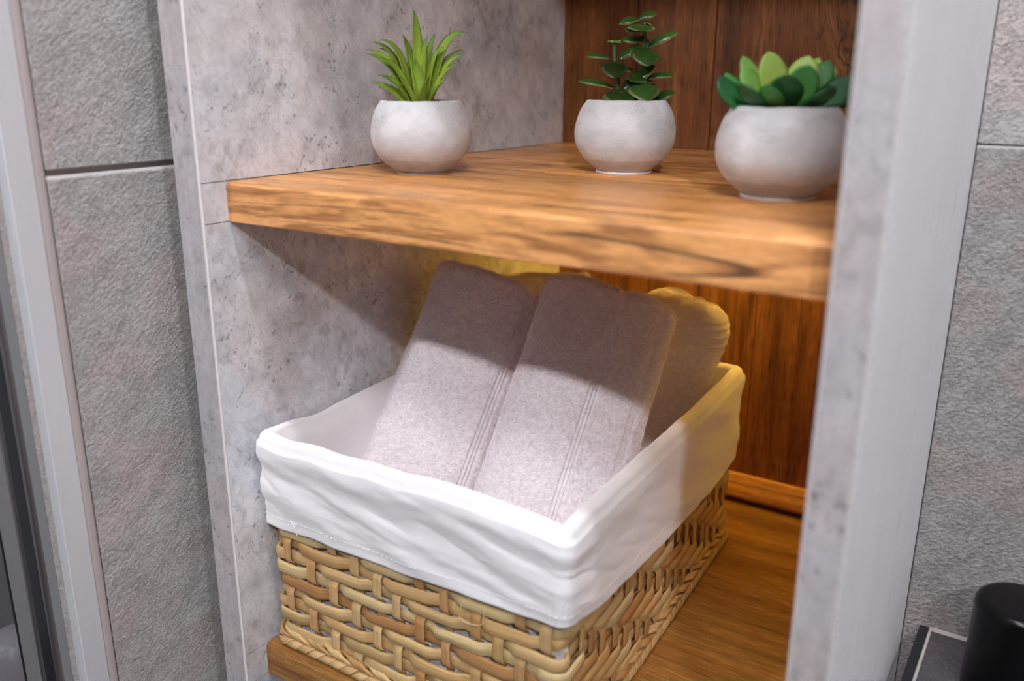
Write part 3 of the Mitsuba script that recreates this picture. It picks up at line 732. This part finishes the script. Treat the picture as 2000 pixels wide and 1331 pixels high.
for i in range(1, nout + 1):                                 # outside, down to the hem
    t = i / nout
    z = rim - r0 + (hem - rim + r0) * t
    bul = 0.0030 * np.exp(-((t - 0.12) / 0.16)**2) + 0.0008 * np.sin(t * math.pi)
    rows_v.append((oc + r0 + 0.0008 + bul * (1 - is_left * .8) - 0.0012 * t, z)); vv.append(0.24 + t * 0.11)
rows_v.append((oc + r0 - 0.0020, hem + 0.0004)); vv.append(0.352)
rows_v.append((oc + r0 - 0.0030, hem + 0.0100)); vv.append(0.362)
V, UVl = [], []
for (o, z), v in zip(rows_v, vv):
    o = np.broadcast_to(o, (ns,)).astype(float)
    z = np.broadcast_to(z, (ns,)).astype(float)
    q = np.c_[sl, np.full(ns, v)]
    a1, b1 = sl * 0.80 + v * 1.0, v * 1.25 - sl * 0.42     # soft folds that run down to the right
    w1 = meshkit.fbm(np.c_[a1 * 6, b1 * 30, np.zeros(ns)], 2, 1) - 0.5
    w2 = meshkit.fbm(np.c_[sl * 30 + v * 50, v * 90 - sl * 12, np.ones(ns)], 3, 2) - 0.5
    w3 = 1 - np.clip(np.abs(meshkit.fbm(np.c_[a1 * 5 + 3, b1 * 26, np.ones(ns) * 4], 2, 7) - 0.5) * 7, 0, 1)
    amp = np.clip((v - 0.235) / 0.03, 0.25, 1) * np.clip((0.352 - v) / 0.02, 0.1, 1) * (1 - 0.75 * is_left)
    d = amp * (w1 * 0.0060 + w2 * 0.0013 - w3 * 0.0012)
    d = np.maximum(d, -0.0026)
    zz2 = z + (meshkit.noise(np.c_[sl * 26, np.full(ns, 2.0), np.zeros(ns)], 5) - .5) * 0.0040 * (1 if 0.2 < v < 0.3 else 0.5)
    zz2 = zz2 + np.where(v > 0.33, (meshkit.noise(np.c_[sl * 70, np.full(ns, 5.0), np.zeros(ns)], 6) - .5) * 0.0016, 0)
    pos = np.c_[Pl + Nl * (o + d)[:, None], zz2]
    pos[:, 0] = np.maximum(pos[:, 0], 0.0012)
    V.append(pos)
    UVl.append(q)
V, UVl = np.array(V), np.array(UVl)
lm = mesh(V.reshape(-1, 3), grid_faces(len(V), ns, wrap_m=True))
lk = add('liner', lm, 'cotton', BK, smooth=True, uv=UVl.reshape(-1, 2), label='white cotton liner folded over the rim')
fl = box(0.026, 0.328, 0.058, 0.512, BOT + 0.0055, BOT + 0.0085)
add('liner_floor', fl, 'cotton_thread', BK)
# row of stitches along the hem
st = []
row = V[nin + nrim + nout - 7]
nrm = np.c_[Nl, np.zeros(ns)]
for i in range(0, ns - 1, 2):
    if Pl[i, 1] > 0.4 or is_left[i] > .5:
        continue
    a, b = row[i] + nrm[i] * .0004, row[(i + 1) % ns] + nrm[i] * .0004
    st.append(tube(np.array([a, (a + b) / 2 + nrm[i] * .0003, b]), 0.00032, sides=5))
add('stitching', trimesh.util.concatenate(st), 'cotton_thread', lk, kind='stuff')
i0 = int(np.argmin(np.abs(Pl[:, 0] - 0.052) + 9 * np.abs(Pl[:, 1] - 0.0375)))
p0 = row[i0] + nrm[i0] * .0008
lt = spline([p0 + (-.004, 0, .002), p0 + (0.002, -.001, -.004), p0 + (0.005, -.0012, -.012)], 10)
lt2 = spline([p0 + (0.0015, -.001, -.006), p0 + (0.0045, -.0014, -.001), p0 + (.007, -.001, .002)], 10)
add('loose_thread', trimesh.util.concatenate([tube(lt, .0004, sides=5), tube(lt2, .0004, sides=5)]), 'cotton_thread', lk)

# ------------------------------------------------------------------ rolled towels
def towel(B, T, a, b, M, seed, lines, seam, label, hem_end=False):
    name = key('rolled_towel')
    tag(name, label, 'towel', 'rolled towels standing in the basket')
    B, T, M = np.array(B, float), np.array(T, float), np.array(M, float)
    Lg = np.linalg.norm(T - B)
    w = (T - B) / Lg
    e1 = M - (M @ w) * w
    e1 /= np.linalg.norm(e1)
    e2 = np.cross(w, e1)
    nth, nt = 330, 300
    th = np.arange(nth) / nth * 2 * np.pi
    t = np.linspace(0, 1, nt)
    tt, tg = np.meshgrid(t, th, indexing='ij')
    dz = tt * Lg
    # superellipse section, the outer flap ends in a step
    c, s = np.cos(tg), np.sin(tg)
    rr = (np.abs(c / a)**2.25 + np.abs(s / b)**2.25)**(-1 / 2.25)
    d = np.mod(tg - seam, 2 * np.pi)
    flap = 0.0040 * np.clip(d / 0.06, 0, 1) - 0.0040 * d / (2 * np.pi)
    body = (meshkit.fbm(np.stack([c * 1.3 + seed, s * 1.3, dz * 9], -1), 3, seed) - 0.5) * 0.0075
    X = np.stack([c * rr * 1000 / 1.7, s * rr * 1000 / 1.7, dz * 1000 / 1.7], -1)
    terry = (meshkit.noise(X, seed) - 0.5) * 0.0016 + (meshkit.fbm(X * 0.22, 2, seed + 3) - 0.5) * 0.0016
    groove = np.zeros_like(tg)
    smooth_band = np.zeros_like(tg)
    for (g, wd) in lines:
        dist = np.abs(np.mod(tg - g + np.pi, 2 * np.pi) - np.pi) * rr
        groove -= 0.0020 * np.exp(-(dist / 0.0013)**2)
        groove -= 0.0020 * np.exp(-((dist - wd) / 0.0013)**2)
        smooth_band = np.maximum(smooth_band, np.exp(-(dist / (wd * 1.3))**4))
    R0 = rr + flap + body
    end = 1 - 0.12 * np.clip((dz - (Lg - 0.012)) / 0.012, 0, 1)**2 - 0.12 * np.clip((0.012 - dz) / 0.012, 0, 1)**2
    bandz = None
    if hem_end:                                              # flat woven hem round the upper end
        h0 = Lg - 0.046 + 0.010 * np.cos(tg - 1.2)
        x = dz - h0
        flat = np.clip(x / 0.002, 0, 1)
        smooth_band = np.maximum(smooth_band, flat)
        for k in (0.0, 0.006, 0.009, 0.012, 0.022, 0.030):
            groove += -0.0012 * np.exp(-((x - k) / 0.0012)**2) + 0.0010 * np.exp(-((x - k - 0.0028) / 0.0014)**2)
        end = end - 0.30 * np.clip((dz - (Lg - 0.038)) / 0.038, 0, 1)**2.2
    R1 = (R0 + groove + terry * (1 - 0.9 * smooth_band)) * end
    edge = np.clip((dz - (Lg - 0.006)) / 0.006, 0, 1)
    rim_wave = (meshkit.fbm(np.stack([c * 1.6 + 9, s * 1.6, c * 0 + seed], -1), 2, seed) - 0.5) * 0.010
    zc = dz + rim_wave * tt**3
    pos = B + (c * R1)[..., None] * e1 + (s * R1)[..., None] * e2 + zc[..., None] * w
    faces = grid_faces(nt, nth, wrap_m=True)
    if not hem_end:
        add('roll', mesh(pos, faces), 'terry', name, smooth=True)
    else:
        cut = int(nt * (Lg - 0.050) / Lg)
        add('roll', mesh(pos[:cut + 1], grid_faces(cut + 1, nth, wrap_m=True)), 'terry', name, smooth=True)
        add('hem', mesh(pos[cut:], grid_faces(nt - cut, nth, wrap_m=True)), 'terry_band', name, smooth=True, label='flat ribbed hem round the top')
    # rolled ends: a spiral groove
    for last, sg in ((nt - 1, 1), (0, -1)):
        nr = 46
        f = np.linspace(1, 0.02, nr)[:, None]
        cen = pos[last].mean(0)
        ring = cen + (pos[last] - cen)[None] * f[..., None]
        ph = np.mod(f * 6.0 + (th - seam)[None] / (2 * np.pi), 1.0)
        dep = 0.0045 * (np.abs(ph - 0.5) * 2)**3 * np.clip((1 - f) * 30, 0, 1) - 0.004 * (np.clip((1 - f) * 8, 0, 1))
        ring = ring - sg * w * np.where(f < 1, np.abs(dep) + 0.001, 0)[..., None]
        add('rolled_end', mesh(ring, grid_faces(nr, nth, wrap_m=True, flip=(sg < 0))), 'terry', name, smooth=True)
    # terry pile: short loops
    r = np.random.default_rng(seed)
    nf = 36000
    i = (np.sqrt(r.random(nf)) * (nt - 1)).astype(int)
    i = np.where(r.random(nf) < 0.16, nt - 1 - (r.random(nf) * 5).astype(int), i)
    j = r.integers(0, nth, nf)
    ok = smooth_band[i, j] < 0.4
    i, j = i[ok], j[ok]
    nf = len(i)
    p = pos[i, j]
    nrm = (c[i, j] / a)[:, None] * e1 + (s[i, j] / b)[:, None] * e2
    nrm /= np.linalg.norm(nrm, axis=1, keepdims=True)
    nrm = nrm + np.where(i > nt - 7, 0.9, 0.0)[:, None] * w
    dirs = nrm + r.normal(0, 0.55, (nf, 3)) - 0.25 * w
    dirs /= np.linalg.norm(dirs, axis=1, keepdims=True)
    ln = r.uniform(0.0014, 0.0032, nf)[:, None] * np.where(i > nt - 7, 1.5, 1.0)[:, None]
    side = np.cross(dirs, r.normal(0, 1, (nf, 3)))
    side /= np.linalg.norm(side, axis=1, keepdims=True)
    bs = 0.00036
    ln = np.where((i > nt - 7)[:, None] & (r.random(nf) < 0.6)[:, None], r.uniform(0.0028, 0.0050, nf)[:, None], ln)
    tri = np.stack([p - side * bs - nrm * .0004, p + side * bs - nrm * .0004, p + dirs * ln], 1)
    add('pile', mesh(tri.reshape(-1, 3), np.arange(3 * nf).reshape(-1, 3)), 'terry', name, kind='stuff', label='terry loops')
    return name

MJ = (0.84, 0.54, 0)
towel([0.0713, 0.1247, -0.49], [0.0978, 0.3411, -0.1424], 0.071, 0.048, MJ, 3, [(5.62, 0.0042)], 0.35,
      'rolled towel leaning on the left concrete-look panel, front left in the basket')
towel([0.2423, 0.1191, -0.49], [0.2429, 0.3624, -0.1474], 0.077, 0.044, MJ, 7, [(4.93, 0.0040), (5.80, 0.0030)], 0.6,
      'widest rolled towel, in the front middle of the basket')
towel([0.2083, 0.4410, -0.49], [0.2851, 0.4975, -0.1676], 0.058, 0.040, (0.9, 0.2, 0), 12, [], 1.0,
      'rolled towel with a ribbed flat hem round its top, back right in the basket', hem_end=True)
towel([0.1260, 0.4272, -0.49], [0.0735, 0.5001, -0.1649], 0.058, 0.040, (0.9, 0.1, 0), 21, [], 1.4,
      'rolled towel at the back left, only its fuzzy top showing between the two front towels')
for k in list(scene):
    if k.startswith('_'):
        del scene[k]
